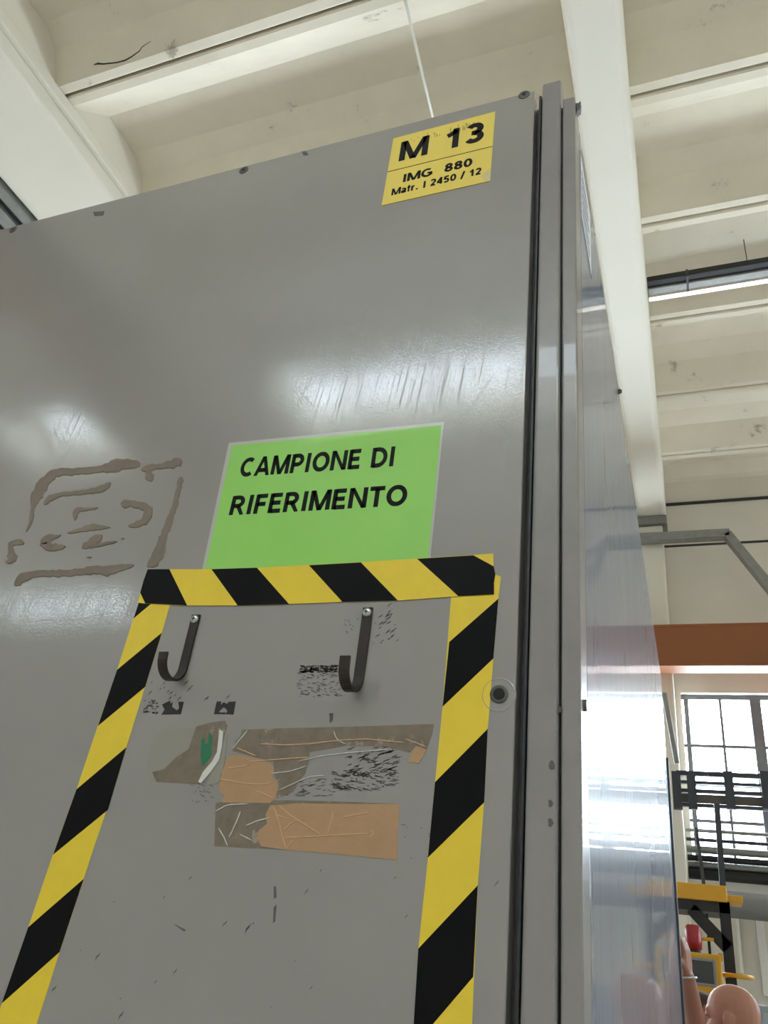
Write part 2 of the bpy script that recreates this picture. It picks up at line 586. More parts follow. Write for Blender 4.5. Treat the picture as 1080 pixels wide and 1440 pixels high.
# weatherproof deck above the troughs, open over the skylight rows
ys = [BACK_Y - .3]
for k in sorted(SKY_ROWS):
    ys += [GROOVE_Y0 + k * PITCH, GROOVE_Y0 + (k + 1) * PITCH]
ys.append(WALL_Y + .3)
for a, b in zip(ys[::2], ys[1::2]):
    if b - a > .01:
        MB().box(WALL_L - .3, WALL_R + .3, a, b, 7.6, 7.68).build('roof_deck', CONC, ceil)
for k in SKY_ROWS:       # unglazed stretch of the second bay
    MB().box(WALL_L - .3, BEAMS[1][1], GROOVE_Y0 + k * PITCH, GROOVE_Y0 + (k + 1) * PITCH, 7.6, 7.68).build('roof_deck', CONC, ceil)
    MB().box(SKY_X[1][1], BEAMS[2][0], GROOVE_Y0 + k * PITCH, GROOVE_Y0 + (k + 1) * PITCH, 7.15, 7.75).build('roof_deck', CONC, ceil)
# skylights
win_no = [0]


def next_window(loc, label):
    win_no[0] += 1
    return thing('window_%d' % win_no[0], loc, label, 'window', kind='structure')


sk = next_window((0, 0, 7.6), 'roof skylights of clear panes, those in the right bays added for light')
for k in SKY_ROWS:
    ya, yb = GROOVE_Y0 + k * PITCH, GROOVE_Y0 + (k + 1) * PITCH
    for i in SKY_BAYS:
        x0, x1 = SKY_X[i]
        MB().box(x0, x1, ya + .01, yb - .01, 7.17, 7.18).build('pane', GLASS, sk)
        MB().box(x0, x1, ya - .02, ya + .03, 7.1, 7.28).build('curb', CONC, sk)
        MB().box(x0, x1, yb - .03, yb + .02, 7.1, 7.28).build('curb', CONC, sk)
        for j in range(1, 4):
            xx = x0 + (x1 - x0) * j / 4
            MB().box(xx - .02, xx + .02, ya, yb, 7.15, 7.20).build('glazing_bar', STEELWIN, sk)

# far-wall windows: steel frames with small panes
words = ['high steel window in the far wall, far left bay', 'high steel window in the far wall, second bay from the left', 'high steel window in the far wall behind the cabinet',
         'tall steel-framed window with small panes right of the cabinet', 'steel-framed far window in the right-hand bay']
for i in range(5):
    x0, x1 = BEAMS[i][1] + .01, BEAMS[i + 1][0] - .02
    wn = next_window((0, WALL_Y, WIN_Z0), words[i])
    yf0, yf1 = WALL_Y + .09, WALL_Y + .14
    full = i >= 3
    MB().box(x0, x1, yf0, yf1, WIN_Z1 - .05, WIN_Z1).build('frame_rail', STEELWIN, wn)
    MB().box(x0, x1, yf0, yf1, WIN_Z0, WIN_Z0 + .05).build('frame_rail', STEELWIN, wn)
    # vertical bars: .36 m module, every third opening a stout post
    xs, xx, c = [], x0 + .05, 0
    while xx < x1 - .05:
        wd = .05 if c % 2 == 0 else .028
        if c % 3 == 2: wd = .11
        xs.append((xx, wd)); xx += .365; c += 1
    rows = [WIN_Z0 + .05, 3.08, 3.46, 3.88, WIN_Z1 - .05]
    if full:
        for xx, wd in xs:
            MB().box(xx - wd / 2, xx + wd / 2, yf0 - (.02 if wd > .1 else 0), yf1, WIN_Z0 + .05, WIN_Z1 - .05).build('mullion', STEELWIN, wn)
        for z in rows[1:-1]:
            MB().box(x0, x1, yf0 + .01, yf1 - .01, z - .016, z + .016).build('glazing_bar', STEELWIN, wn)
        edges = [x0] + [a for a, _ in xs] + [x1]
        for a, b in zip(edges, edges[1:]):
            if b - a < .02: continue
            for c, d in zip(rows, rows[1:]):
                MB().box(a + .004, b - .004, yf0 + .022, yf0 + .027, c + .004, d - .004).build('pane', GLASS, wn)
    else:
        for xx, wd in xs[::3]:
            MB().box(xx - .03, xx + .03, yf0, yf1, WIN_Z0 + .05, WIN_Z1 - .05).build('mullion', STEELWIN, wn)
        MB().box(x0, x1, yf0 + .022, yf0 + .027, WIN_Z0, WIN_Z1).build('pane', GLASS, wn)
words = ['high window strip in the wall behind the viewer']
for i in BACK_BAYS:
    x0, x1 = BEAMS[i][1], BEAMS[i + 1][0]
    wn = next_window((0, BACK_Y, BACK_WIN[0]), words[i])
    MB().box(x0, x1, BACK_Y - .12, BACK_Y - .115, BACK_WIN[0], BACK_WIN[1]).build('pane', GLASS, wn)
    for j in range(5):
        xx = x0 + (x1 - x0) * j / 4
        MB().box(xx - .03, xx + .03, BACK_Y - .15, BACK_Y - .08, BACK_WIN[0], BACK_WIN[1]).build('mullion', STEELWIN, wn)

wn = next_window((WALL_R, 0, RW_Z[0]), 'unseen window band added in the right side wall for light')
for j in range(9):
    yy = RW_Y[0] + (RW_Y[1] - RW_Y[0]) * j / 8
    MB().box(WALL_R + .1, WALL_R + .16, yy - .03, yy + .03, RW_Z[0], RW_Z[1]).build('mullion', STEELWIN, wn)
MB().box(WALL_R + .12, WALL_R + .125, RW_Y[0], RW_Y[1], RW_Z[0], RW_Z[1]).build('pane', GLASS, wn)

# column under the roof beam, far wall
for i in (3,):
    col = MB().box(-.40, -.115, 9.05, 9.39, 0, 6.50).build('column', BEAMC, bevel=.02)
    tag(col, 'white concrete column against the far wall under the roof beam', 'column', kind='structure')
    MB().box(-.46, -.06, 9.0, 9.34, 6.50, 6.62).build('bearing_plate', GALV, col, bevel=.01)

# crane runway girder along the far wall
cr = thing('crane_girder', (0, 8.7, 4.5), 'orange-brown painted crane runway girder along the far wall', 'crane girder')
MB().box(WALL_L + .1, WALL_R - .1, 8.74, 8.78, 4.55, 4.95).build('web', ORANGE, cr)
MB().box(WALL_L + .1, WALL_R - .1, 8.60, 8.92, 4.95, 4.985).build('top_flange', ORANGE, cr, bevel=.006)
MB().box(WALL_L + .1, WALL_R - .1, 8.60, 8.86, 4.505, 4.55).build('bottom_flange', ORANGE, cr, bevel=.006)
MB().box(WALL_L + .1, WALL_R - .1, 8.605, 8.64, 4.55, 4.95).build('side_plate', ORANGE, cr)

# ------------------------------------------------------------------ the grey machine cabinet
DY = 0.73                      # plane of the door face
TOPZ = 2.70
SX = -0.0915                   # plane of the glossy side
FARY = 3.39
cab = thing('machine_cabinet', (-1.4, 2.0, 0), 'tall grey enamel machine cabinet with dark-sealed door and glossy side', 'cabinet')
door = MB().box(-2.4, -.1535, DY, DY + .026, .12, TOPZ).build('door', DOOR, cab, bevel=.0018, seg=3)
MB().box(-.1475, -.1435, DY + .004, DY + .05, .1, 2.69).build('door_seal', RUBBER, cab, bevel=.0015)
MB().box(-2.5, -.1425, DY + .03, DY + .05, .08, 2.695).build('door_frame', POST, cab)
MB().box(-.142, -.1127, DY, DY + .05, 0, 2.713).build('corner_post', POST, cab, bevel=.004, seg=3)
MB().box(-.1127, -.1100, DY + .012, DY + .05, 0, 2.655).build('post_seal', RUBBER, cab)
MB().box(-.1100, -.0917, DY, DY + .05, 0, 2.659).build('corner_trim', POST, cab, bevel=.0025, seg=3)
MB().box(-2.5, SX - .003, DY + .05, FARY, .02, 2.60).build('body', POST, cab)
sp = MB().box(SX - .003, SX, DY + .05, FARY, .05, 2.643).build('side_panel', SIDE, cab, bevel=.001)
MB().box(SX - .02, SX + .009, FARY, FARY + .03, .05, 2.30).build('rear_edge_strip', DARKSTEEL, cab, bevel=.006)
MB().box(-2.5, SX - .01, DY + .05, FARY, 2.60, 2.63).build('roof_panel', POST, cab)
# torn tab at the top of the side and a bolt on its top edge
tb = at(811, 150, .741)
MB().prism([tb + Vector(v) for v in ((0, 0, -.012), (.005, 0, -.006), (.006, 0, .012), (.002, 0, .008), (-.002, 0, .010))], (0, .010, 0)).build('torn_tab', DSCREW, cab)
MB().lathe([(0, 0), (.006, 0), (.006, .004), (.0035, .008), (0, .008)], (SX, 1.43, 2.637), (1, 0, 0), 10).build('edge_bolt', DSCREW, cab)
# lock eye and chips on the side panel / posts
MB().lathe([(0, 0), (.006, 0), (.0055, .003), (0, .003)], atx(821, 992, SX), (1, 0, 0), 14).build('keyhole', DSCREW, cab)
for px, py, r in ((776, 1076, .0035), (774, 1130, .0026), (774, 1157, .003), (787, 998, .0025)):
    c = at(px, py, DY)
    MB().prism([c + Vector((r * .8 * math.cos(a) * (1 + .3 * math.sin(3 * a + px)), -.0004, r * 1.3 * math.sin(a))) for a in [k * math.pi / 4 for k in range(8)]], (0, .0006, 0)).build('paint_chip', GRIME, cab)


# countersunk socket screws of the door
def door_screw(px, py, dim=False):
    c = at(px, py, DY)
    s = MB().lathe([(.0092, -.0001), (.0092, .0008), (.0078, .0014), (.006, .0014), (.0058, .0006)], c, (0, -1, 0), 24).build('screw', DSCREW, cab)
    MB().lathe([(0, .0003), (.006, .0003), (.006, .0010), (.0032, .0012)], c, (0, -1, 0), 20).build('screw_head', HOLE if dim else DSCREW, s)
    MB().lathe([(0, .0013), (.0030, .0013), (.0030, .0002)], c, (0, -1, 0), 6).build('hex_socket', HOLE, s)
    return s


for px, py in ((18.5, 323), (343, 239.5), (737, 133.5)):
    door_screw(px, py)
s = door_screw(702, 976.5, True)
MB().lathe([(.0092, .0002), (.0150, .0002), (.0160, .0005), (.0175, 0)], at(701, 977, DY), (0, -1, 0), 28).build('dimple_ring', DOOR, s)


def blob_ring(pts, d, seed=0):
    return pts


def panel_plate(pts, off, thick):
    """irregular flat piece lying on the door: pts in photograph pixels on the door plane"""
    b = MB()
    b.prism([at(x, y, DY) - Vector((0, off + thick, 0)) for x, y in pts], (0, thick, 0))
    return b


def ribbon(b, path, off=0.0, thick=.0011, seed=1, jag=.24):
    """smear of varying width along path [(px,py,half_width_px)]"""
    rnd = random.Random(seed)
    P = []
    for (x0, y0, w0), (x1, y1, w1) in zip(path, path[1:]):
        n = max(2, int(math.hypot(x1 - x0, y1 - y0) / 4))
        for k in range(n):
            t = k / n
            P.append((x0 + (x1 - x0) * t, y0 + (y1 - y0) * t, w0 + (w1 - w0) * t))
    P.append(path[-1])
    # smooth centre line
    for _ in range(2):
        P = [P[0]] + [tuple((P[i - 1][j] + 2 * P[i][j] + P[i + 1][j]) / 4 for j in range(3)) for i in range(1, len(P) - 1)] + [P[-1]]
    Lp, Rp = [], []
    for i, (x, y, w_) in enumerate(P):
        a, c = P[max(0, i - 1)], P[min(len(P) - 1, i + 1)]
        dx, dy = c[0] - a[0], c[1] - a[1]
        l = math.hypot(dx, dy) or 1
        nx, ny = -dy / l, dx / l
        e = 1.0
        if i in (0, len(P) - 1): e = .35
        wl = w_ * e * (1 + rnd.uniform(-jag, jag)); wr = w_ * e * (1 + rnd.uniform(-jag, jag))
        Lp.append((x + nx * wl, y + ny * wl)); Rp.append((x - nx * wr, y - ny * wr))
    top, bot = [], []
    for (a, c, p) in zip(Lp, Rp, P):
        top.append([b.bm.verts.new(at(q[0], q[1], DY) - Vector((0, off + h, 0))) for q, h in ((a, 0), (((a[0] * 3 + p[0]) / 4, (a[1] * 3 + p[1]) / 4), thick), (((c[0] * 3 + p[0]) / 4, (c[1] * 3 + p[1]) / 4), thick), (c, 0))])
    for u, v in zip(top, top[1:]):
        for k in range(3):
            b.bm.faces.new((u[k], u[k + 1], v[k + 1], v[k]))
    b.bm.faces.new(top[0]); b.bm.faces.new(top[-1][::-1])
    return b


z3 = lambda x, y: (x / 3.375, 560 + y / 3.375)


def zp(pts):
    return [z3(x, y) + (w_ / 3.375,) for x, y, w_ in pts]


glue_paths = [
    [(125, 635, 3), (145, 595, 9), (150, 560, 14), (155, 520, 5), (170, 470, 28), (205, 410, 26), (235, 370, 24), (275, 350, 20), (340, 352, 18), (400, 345, 17), (470, 338, 16), (520, 330, 28), (575, 312, 28), (620, 312, 20), (665, 315, 18)],
    [(672, 340, 18), (710, 330, 18), (770, 322, 12), (815, 315, 22), (850, 300, 26), (860, 290, 12)],
    [(700, 345, 20), (712, 375, 24), (720, 395, 12)],
    [(860, 375, 18), (850, 420, 12), (832, 510, 13), (805, 580, 16), (780, 650, 18), (760, 720, 26), (735, 780, 24), (700, 800, 14)],
    [(210, 505, 14), (240, 470, 16), (300, 455, 11), (380, 448, 12), (450, 438, 14), (500, 425, 18), (525, 400, 12)],
    [(575, 505, 22), (620, 500, 16), (670, 505, 20), (705, 530, 24), (710, 560, 24), (670, 595, 18), (610, 608, 8)],
    [(355, 580, 8), (358, 545, 18), (370, 525, 14), (400, 530, 8), (465, 520, 6)],
    [(320, 640, 6), (380, 628, 12), (440, 612, 20), (480, 610, 12), (525, 615, 4)],
    [(290, 650, 4), (230, 665, 22), (195, 690, 22), (230, 708, 24), (280, 712, 18), (312, 702, 8)],
    [(390, 710, 12), (430, 695, 24), (460, 665, 24), (485, 650, 12)],
    [(440, 705, 8), (500, 690, 10), (555, 680, 5)],
    [(115, 690, 14), (80, 680, 14), (45, 690, 16), (48, 720, 12), (65, 750, 26), (50, 780, 20), (25, 778, 5)],
    [(70, 890, 14), (95, 860, 28), (140, 840, 18), (220, 832, 18), (310, 832, 18), (400, 822, 18), (460, 812, 22), (510, 825, 26), (560, 808, 20), (610, 800, 14), (635, 792, 10)],
    [(575, 668, 5), (592, 665, 5)],
    [(412, 756, 4), (435, 754, 4)],
]
for i, p in enumerate(glue_paths):
    ribbon(MB(), zp(p), seed=i).build('glue_residue', GLUE, cab)

# torn marks, dents and scratches that show as separate marks on the door
z5 = lambda x, y: (160 + x / 1.9286, 820 + y / 1.9286)
zb = lambda x, y: (180 + x / 2.348, 990 + y / 2.348)
rnd = random.Random(5)


def grime_patch(x0, x1, y0, y1, n, name='grime_mark', wmax=2.0, lmax=14, slope=-0.15, mt=GRIME, seed=0):
    r = random.Random(seed)
    b = MB()
    for _ in range(n):
        x, y = r.uniform(x0, x1), r.uniform(y0, y1)
        l = r.uniform(2, lmax)
        h = r.uniform(.4, wmax)
        sl = slope + r.uniform(-.25, .25)
        pts = [(x - l / 2, y - sl * l / 2), (x - l * .15, y - h - sl * 0), (x + l * .3, y - h * .7 + sl * l * .3), (x + l / 2, y + sl * l / 2), (x + l * .1, y + h * .8), (x - l * .3, y + h * .5)]
        b.prism([at(px, py, DY) - Vector((0, .0002, 0)) for px, py in pts], (0, .0003, 0))
    o = b.build(name, mt, cab)
    o['kind'] = 'stuff'
    return o


grime_patch(422, 474, 936, 946, 170, wmax=1.5, lmax=7, slope=-.1, seed=1)
grime_patch(420, 480, 945, 980, 110, wmax=.8, lmax=8, slope=.2, seed=2)
grime_patch(202, 222, 985, 1004, 45, wmax=1.6, lmax=5, seed=3)
grime_patch(200, 330, 958, 985, 16, wmax=.8, lmax=8, slope=-1.2, seed=4)
grime_patch(520, 560, 850, 905, 26, wmax=.8, lmax=9, slope=-.9, seed=6)
grime_patch(485, 505, 870, 900, 10, wmax=.7, lmax=8, slope=1.0, seed=7)
grime_patch(270, 300, 1100, 1128, 30, wmax=.9, lmax=8, slope=.8, seed=8)
grime_patch(60, 700, 1215, 1440, 26, wmax=.7, lmax=9, slope=-1.4, seed=9)
grime_patch(560, 640, 1150, 1210, 18, wmax=.8, lmax=9, slope=.2, seed=10)
for pts in ([(463, 1003), (469, 1003), (468, 1013), (464, 1017)], [(385, 1247), (388, 1246), (389, 1262), (385, 1264)], [(385, 1276), (389, 1272), (387, 1296), (384, 1298)],
            [(131, 298), (147, 297), (145, 303), (133, 304)], [(424, 213), (431, 213), (434, 218), (427, 219)], [(245, 1300), (247, 1300), (262, 1308), (259, 1310)]):
    panel_plate(pts, 0, .0003).build('grime_mark', GRIME, cab)

# ------------------------------------------------------------------ hazard tape frame
tape_grp = 'hazard tape strips on the cabinet door'


def hazard_strip(label, outline, stripes, off):
    base = at(outline[-1][0], outline[-1][1], DY)
    t = thing('hazard_tape', base, label, 'hazard tape', tape_grp)
    panel_plate(outline, off, .0003).build('yellow_film', HYELLOW, t)
    for s_ in stripes:
        panel_plate(s_, off + .0003, .00012).build('black_stripe', HBLACK, t)
    return t


right_edge_l = [(640, 800), (634, 845), (622.5, 994), (612, 1100), (602, 1206), (588.5, 1334), (582, 1440), (573, 1500)]
hazard_strip('right upright strip of yellow and black hazard tape beside the round screw',
             right_edge_l + [(660, 1500), (664, 1440), (672, 1245), (681, 1128), (686, 1025), (694, 926), (701, 842), (704.5, 811), (690, 806)],
             [[(632, 903), (622.5, 994), (694, 926), (701, 842)], [(612, 1100), (602, 1206), (681, 1128.5), (686, 1025)],
              [(588.5, 1334), (582, 1440), (577, 1475), (609, 1440), (665.6, 1373.7), (672, 1245)]], 0.0001)
left_l = [(206, 815), (196, 846), (188, 870), (165, 942), (138, 1020), (108, 1110), (75, 1201), (40, 1304), (3, 1411), (-28, 1500)]
hazard_strip('left upright strip of yellow and black hazard tape below the glue marks',
             left_l + [(32, 1500), (52, 1440), (84, 1339), (118, 1236), (129.6, 1200), (160, 1110), (178, 1051), (204, 967), (227.5, 891), (239, 851), (248, 815)],
             [[(196, 846), (188, 870), (213, 849), (216, 835), (204, 830)], [(165, 942), (138, 1021), (204.4, 966), (227.7, 890)], [(108, 1110), (75, 1202), (152, 1139), (178, 1051)], [(40, 1304), (3, 1411), (84, 1339), (118, 1236)]], 0.0001)
hazard_strip('top strip of yellow and black hazard tape overlapping the green sheet',
             [(208.5, 801), (200, 826), (194, 848), (204, 849), (258, 852), (335, 852), (407, 850), (482, 847), (560, 845), (645, 839), (695, 836.5), (695, 820), (697, 808), (694.5, 797), (694, 779), (666, 781), (587, 786), (508, 791), (435, 795), (362, 799), (298, 801), (239, 801)],
             [[(208.5, 801), (203, 816), (198, 834), (205, 849), (264, 852), (239, 801)], [(298, 801), (335, 852), (407, 850), (362, 799)],
              [(435, 795.5), (482, 847), (560, 845), (508, 791.5)], [(587, 786.5), (645, 839), (695, 836.5), (695, 820), (697, 808), (694.5, 797), (666, 781.5)]], 0.0009)

# ------------------------------------------------------------------ lettering
def arc(cx, cy, rx, ry, a0, a1, n=14):
    return [(cx + rx * math.cos(math.radians(a0 + (a1 - a0) * k / n)), cy + ry * math.sin(math.radians(a0 + (a1 - a0) * k / n))) for k in range(n + 1)]


# bold sans-serif glyphs: advance width and centre-line strokes, capital height 1
_st = [(.1, 0), (.1, 1)]
GLYPH = {
    'A': (.88, [[(.08, -.05), (.44, 1.05)], [(.44, 1.05), (.80, -.05)], [(.2, .28), (.68, .28)]]),
    'C': (.80, [arc(.46, .5, .36, .41, 52, 308, 22)]),
    'D': (.82, [_st, [(.1, .905), (.34, .905)] + arc(.34, .5, .38, .405, 88, -88, 16) + [(.34, .095), (.1, .095)]]),
    'E': (.68, [_st, [(.1, .905), (.62, .905)], [(.1, .51), (.58, .51)], [(.1, .095), (.64, .095)]]),
    'F': (.64, [_st, [(.1, .905), (.60, .905)], [(.1, .49), (.55, .49)]]),
    'G': (.88, [arc(.46, .5, .36, .41, 48, 330, 22) + [(.77, .42)], [(.86, .44), (.48, .44)], [(.77, .46), (.77, .14)]]),
    'I': (.30, [[(.15, 0), (.15, 1)]]),
    'M': (1.02, [_st, [(.92, 0), (.92, 1)], [(.13, 1.05), (.51, -.02)], [(.51, -.02), (.89, 1.05)]]),
    'N': (.86, [_st, [(.76, 0), (.76, 1)], [(.12, 1.05), (.74, -.05)]]),
    'O': (.94, [arc(.47, .5, .37, .41, 0, 360, 28)]),
    'P': (.72, [_st, [(.1, .905), (.36, .905)] + arc(.36, .675, .24, .23, 88, -88, 12) + [(.36, .445), (.1, .445)]]),
    'R': (.78, [_st, [(.1, .905), (.36, .905)] + arc(.36, .685, .24, .22, 88, -88, 12) + [(.36, .465), (.1, .465)], [(.38, .48), (.68, -.05)]]),
    'T': (.70, [[(0, .905), (.70, .905)], [(.35, 0), (.35, .9)]]),
    '0': (.66, [arc(.33, .5, .22, .41, 0, 360, 26)]),
    '1': (.58, [[(.36, 0), (.36, 1)], [(.38, .90), (.24, .76), (.06, .68)]]),
    '2': (.66, [arc(.32, .68, .21, .23, 165, -25, 14) + [(.40, .42), (.14, .12)], [(.05, .095), (.58, .095)]]),
    '3': (.66, [arc(.30, .715, .20, .195, 155, -90, 14), arc(.30, .295, .225, .205, 90, -155, 14), [(.20, .515), (.32, .515)]]),
    '4': (.66, [[(.46, 0), (.46, 1)], [(.46, .95), (.08, .32)], [(.03, .285), (.62, .285)]]),
    '5': (.66, [[(.56, .905), (.18, .905)], [(.18, .95), (.11, .45)], arc(.31, .32, .21, .235, 140, -150, 16)]),
    '8': (.66, [arc(.33, .725, .18, .18, 0, 360, 20), arc(.33, .29, .215, .2, 0, 360, 22)]),
    '/': (.40, [[(.05, -.05), (.35, 1.05)]]),
    '.': (.32, [[(.15, 0), (.15, .2)]]),
    'a': (.60, [[(.45, 0), (.45, .5)], arc(.28, .48, .17, .165, 0, 160, 10), arc(.26, .2, .17, .125, 0, 360, 16)]),
    't': (.40, [[(.18, .95), (.18, .2)] + arc(.27, .2, .09, .115, 180, 275, 6), [(.02, .66), (.36, .66)]]),
    'r': (.44, [[(.1, 0), (.1, .74)], arc(.30, .45, .2, .2, 165, 75, 8)]),
    ' ': (.36, []),
}


def lettering(txt, bl, br, tl, off, parent, name='lettering', material=None, bold=.095, thick=.00015, gap=.11, xbold=1.0):
    """flat print on the door plane: bl/br = ends of the baseline, tl = top of the first capital (photograph pixels)"""
    A, B, C = at(*bl, DY), at(*br, DY), at(*tl, DY)
    h = (C - A).z
    total = sum(GLYPH[c][0] + gap for c in txt) - gap
    ex = (B - A) / total
    b = None
    pen = 0.0
    for ch in txt + ' ':
        if ch == ' ':
            if b: b.build(name, material or INK, parent)
            b = None
        elif b is None:
            b = MB()
        adv, strokes = GLYPH[ch]
        for st in strokes:
            n = len(st)
            closed = n > 3 and abs(st[0][0] - st[-1][0]) < 1e-6 and abs(st[0][1] - st[-1][1]) < 1e-6
            Lp, Rp = [], []
            for k, (x, y) in enumerate(st):
                p0 = st[k - 1] if k > 0 else (st[-2] if closed else st[0])
                p1 = st[k + 1] if k < n - 1 else (st[1] if closed else st[-1])
                d0 = (x - p0[0], y - p0[1]); d1 = (p1[0] - x, p1[1] - y)
                l0 = math.hypot(*d0) or 1; l1 = math.hypot(*d1) or 1
                tx, ty = d0[0] / l0 + d1[0] / l1, d0[1] / l0 + d1[1] / l1
                l = math.hypot(tx, ty) or 1
                tx, ty = tx / l, ty / l
                u = (d1 if l1 > 1e-6 and k < n - 1 else d0)
                lu = math.hypot(*u) or 1
                cs = max(.5, abs(tx * u[0] + ty * u[1]) / lu)
                hw = bold / cs
                for lst, sg in ((Lp, 1), (Rp, -1)):
                    lst.append((x - ty * hw * sg * xbold, min(1.012, max(-.012, y + tx * hw * sg)) if ch != '/' else y + tx * hw * sg))
            vs = []
            for row, dy in ((Lp, off), (Rp, off), (Lp, off + thick), (Rp, off + thick)):
                vs.append([b.bm.verts.new(A + ex * (pen + x) + Vector((0, -dy, y * h))) for x, y in row])
            for k in range(n - 1):
                for r0, r1 in ((2, 3), (0, 2), (3, 1)):
                    b.bm.faces.new((vs[r0][k], vs[r0][k + 1], vs[r1][k + 1], vs[r1][k]))
        pen += adv + gap


# green A4 sheet in a clear pouch
g = thing('paper_sign', at(445, 800, DY), 'bright green laminated paper sign reading CAMPIONE DI RIFERIMENTO', 'sign')
panel_plate([(322, 623), (624.5, 593.5), (604, 800), (283, 808)], .0002, .0002).build('clear_pouch', POUCH, g)
panel_plate([(327, 627), (621, 598), (600.5, 800), (287, 808)], .0004, .0002).build('green_sheet', GREEN, g)
lettering('CAMPIONE DI', (336, 671), (554, 656), (341, 645), .0006, g, bold=.108)
lettering('RIFERIMENTO', (322, 725), (571, 711), (329, 698), .0006, g, bold=.108)

# yellow machine label
y_ = thing('machine_label', at(610, 275, DY), 'yellow machine number label near the cabinet door top reading M 13', 'label')
panel_plate([(553.5, 195.5), (696.5, 157.5), (689.5, 255), (537, 289.5)], .0001, .0010).build('label_film', YLABEL, y_)
panel_plate([(545.3, 243), (545.1, 242.2), (692.8, 206.2), (692.8, 207)], .0011, .0001).build('divider_line', INK, y_)
panel_plate([(676, 248.5), (690.5, 236), (689.5, 254.5), (683, 256)], .0011, .00005).build('worn_corner', LABELEDGE, y_)
lettering('M 13', (561, 228), (681, 198), (565.5, 201), .0011, y_, bold=.112, gap=.13)
lettering('IMG  880', (566, 257.5), (664, 234), (568.5, 246), .0011, y_, bold=.112, gap=.07)
lettering('Matr. I 2450 / 12', (550.5, 276), (677, 245.5), (552.5, 266.5), .0011, y_, bold=.112, gap=.07)
grime_r = random.Random(3)
b = MB()
for _ in range(34):
    x = grime_r.choice([grime_r.uniform(575, 620), grime_r.uniform(632, 672)])
    y = 196 - (x - 553) * .265 + grime_r.uniform(4, 12)
    h = grime_r.uniform(1.5, 5)
    b.prism([at(px, py, DY) - Vector((0, .00118, 0)) for px, py in ((x, y), (x + 1.1, y), (x + .8, y + h), (x - .2, y + h))], (0, .0001, 0))
o = b.build('smudge', mat('label_smudge', lin(170, 145, 62), 0.6), y_)
o['kind'] = 'stuff'


# ------------------------------------------------------------------ coat hooks (flat steel, J-bent)
def j_hook(top_px, width, length, r, label, tip, drop=0.0):
    c = at(*top_px, DY)
    t = thing('wall_hook', (c.x, DY, c.z - length), label, 'hook', 'bent steel hooks on the cabinet door')
    th = .0028
    path = [(DY - .0015, c.z + .006), (DY - .0015, c.z - length + r)]
    n = 14
    for k in range(1, n + 1):
        a = math.pi * k / n
        path.append((DY - .0015 - r + r * math.cos(a), c.z - length + r - r * math.sin(a)))
    path.append((path[-1][0] - tip * .12, path[-1][1] + tip))
    b = MB()
    rings = []
    for i, (y, z) in enumerate(path):
        p0, p1 = path[max(0, i - 1)], path[min(len(path) - 1, i + 1)]
        ty, tz = p1[0] - p0[0], p1[1] - p0[1]
        l = math.hypot(ty, tz)
        ny, nz = -tz / l, ty / l
        rings.append([b.bm.verts.new((c.x + sx * width / 2, y + s_ * ny * th / 2, z + s_ * nz * th / 2)) for sx, s_ in ((-1, -1), (1, -1), (1, 1), (-1, 1))])
    for u, v in zip(rings, rings[1:]):
        for k in range(4):
            b.bm.faces.new((u[k], u[(k + 1) % 4], v[(k + 1) % 4], v[k]))
    b.bm.faces.new(rings[0]); b.bm.faces.new(rings[-1][::-1])
    b.build('hook_strap', HOOKM, t, bevel=.0004)
    sc_ = MB().lathe([(.0052, 0), (.0052, .0006), (.0046, .0018), (.0028, .0027), (0, .003)], (c.x, DY - .003, c.z), (0, -1, 0), 20).build('screw', SCREWM, t, smooth=True)
    MB().box(c.x - .0021, c.x + .0021, DY - .0063, DY - .0058, c.z - .0005, c.z + .0005).box(c.x - .0005, c.x + .0005, DY - .0063, DY - .0058, c.z - .0021, c.z + .0021).build('screw_cross', HOLE, sc_)
    return t


j_hook((275.5, 872), .0115, .080, .0205, 'dark brown J-shaped steel hook, the one nearer the left tape strip', .004)
j_hook((517.5, 862.5), .0115, .093, .0200, 'dark brown J-shaped steel hook beside the scraped grimy patch', .009)

# ------------------------------------------------------------------ remains of old tape and labels
s1 = panel_plate([(228, 991), (239, 985.5), (240.5, 990), (243, 987), (242, 994), (249, 999), (252, 996), (251, 987), (258.5, 987), (254.5, 1004.5), (227, 1005), (232, 998)], 0, .0004).build('tape_scrap', TAPEBLK)
tag(s1, 'torn scrap of black tape, the one under the left hook', 'tape scrap', 'black tape scraps')
b = MB()
for ps in ([(305, 986.5), (311, 986.5), (310, 992), (314, 988), (316, 988), (314, 995), (308.5, 1000), (308, 1004.5), (301, 1004.5)], [(316, 988), (319, 990), (322, 987), (331.5, 986.5), (328.5, 1005), (317, 1004.5), (320, 1000), (317, 996), (314, 995)], [(308, 1004.5), (308.5, 1002), (317, 1002), (317, 1004.5)]):
    b.prism([at(x, y, DY) - Vector((0, .0004, 0)) for x, y in ps], (0, .0004, 0))
tag(b.build('tape_scrap', TAPEBLK), 'torn scrap of black tape with two oval holes above the brown tape', 'tape scrap', 'black tape scraps')


def wrinkles(parent, segs, material, conv=zb, off=.0004, r=.8):
    for pts in segs:
        ribbon(MB(), [conv(x, y) + (r,) for x, y in pts], off=off, thick=.0008, seed=len(pts), jag=.3).build('crease', material, parent)


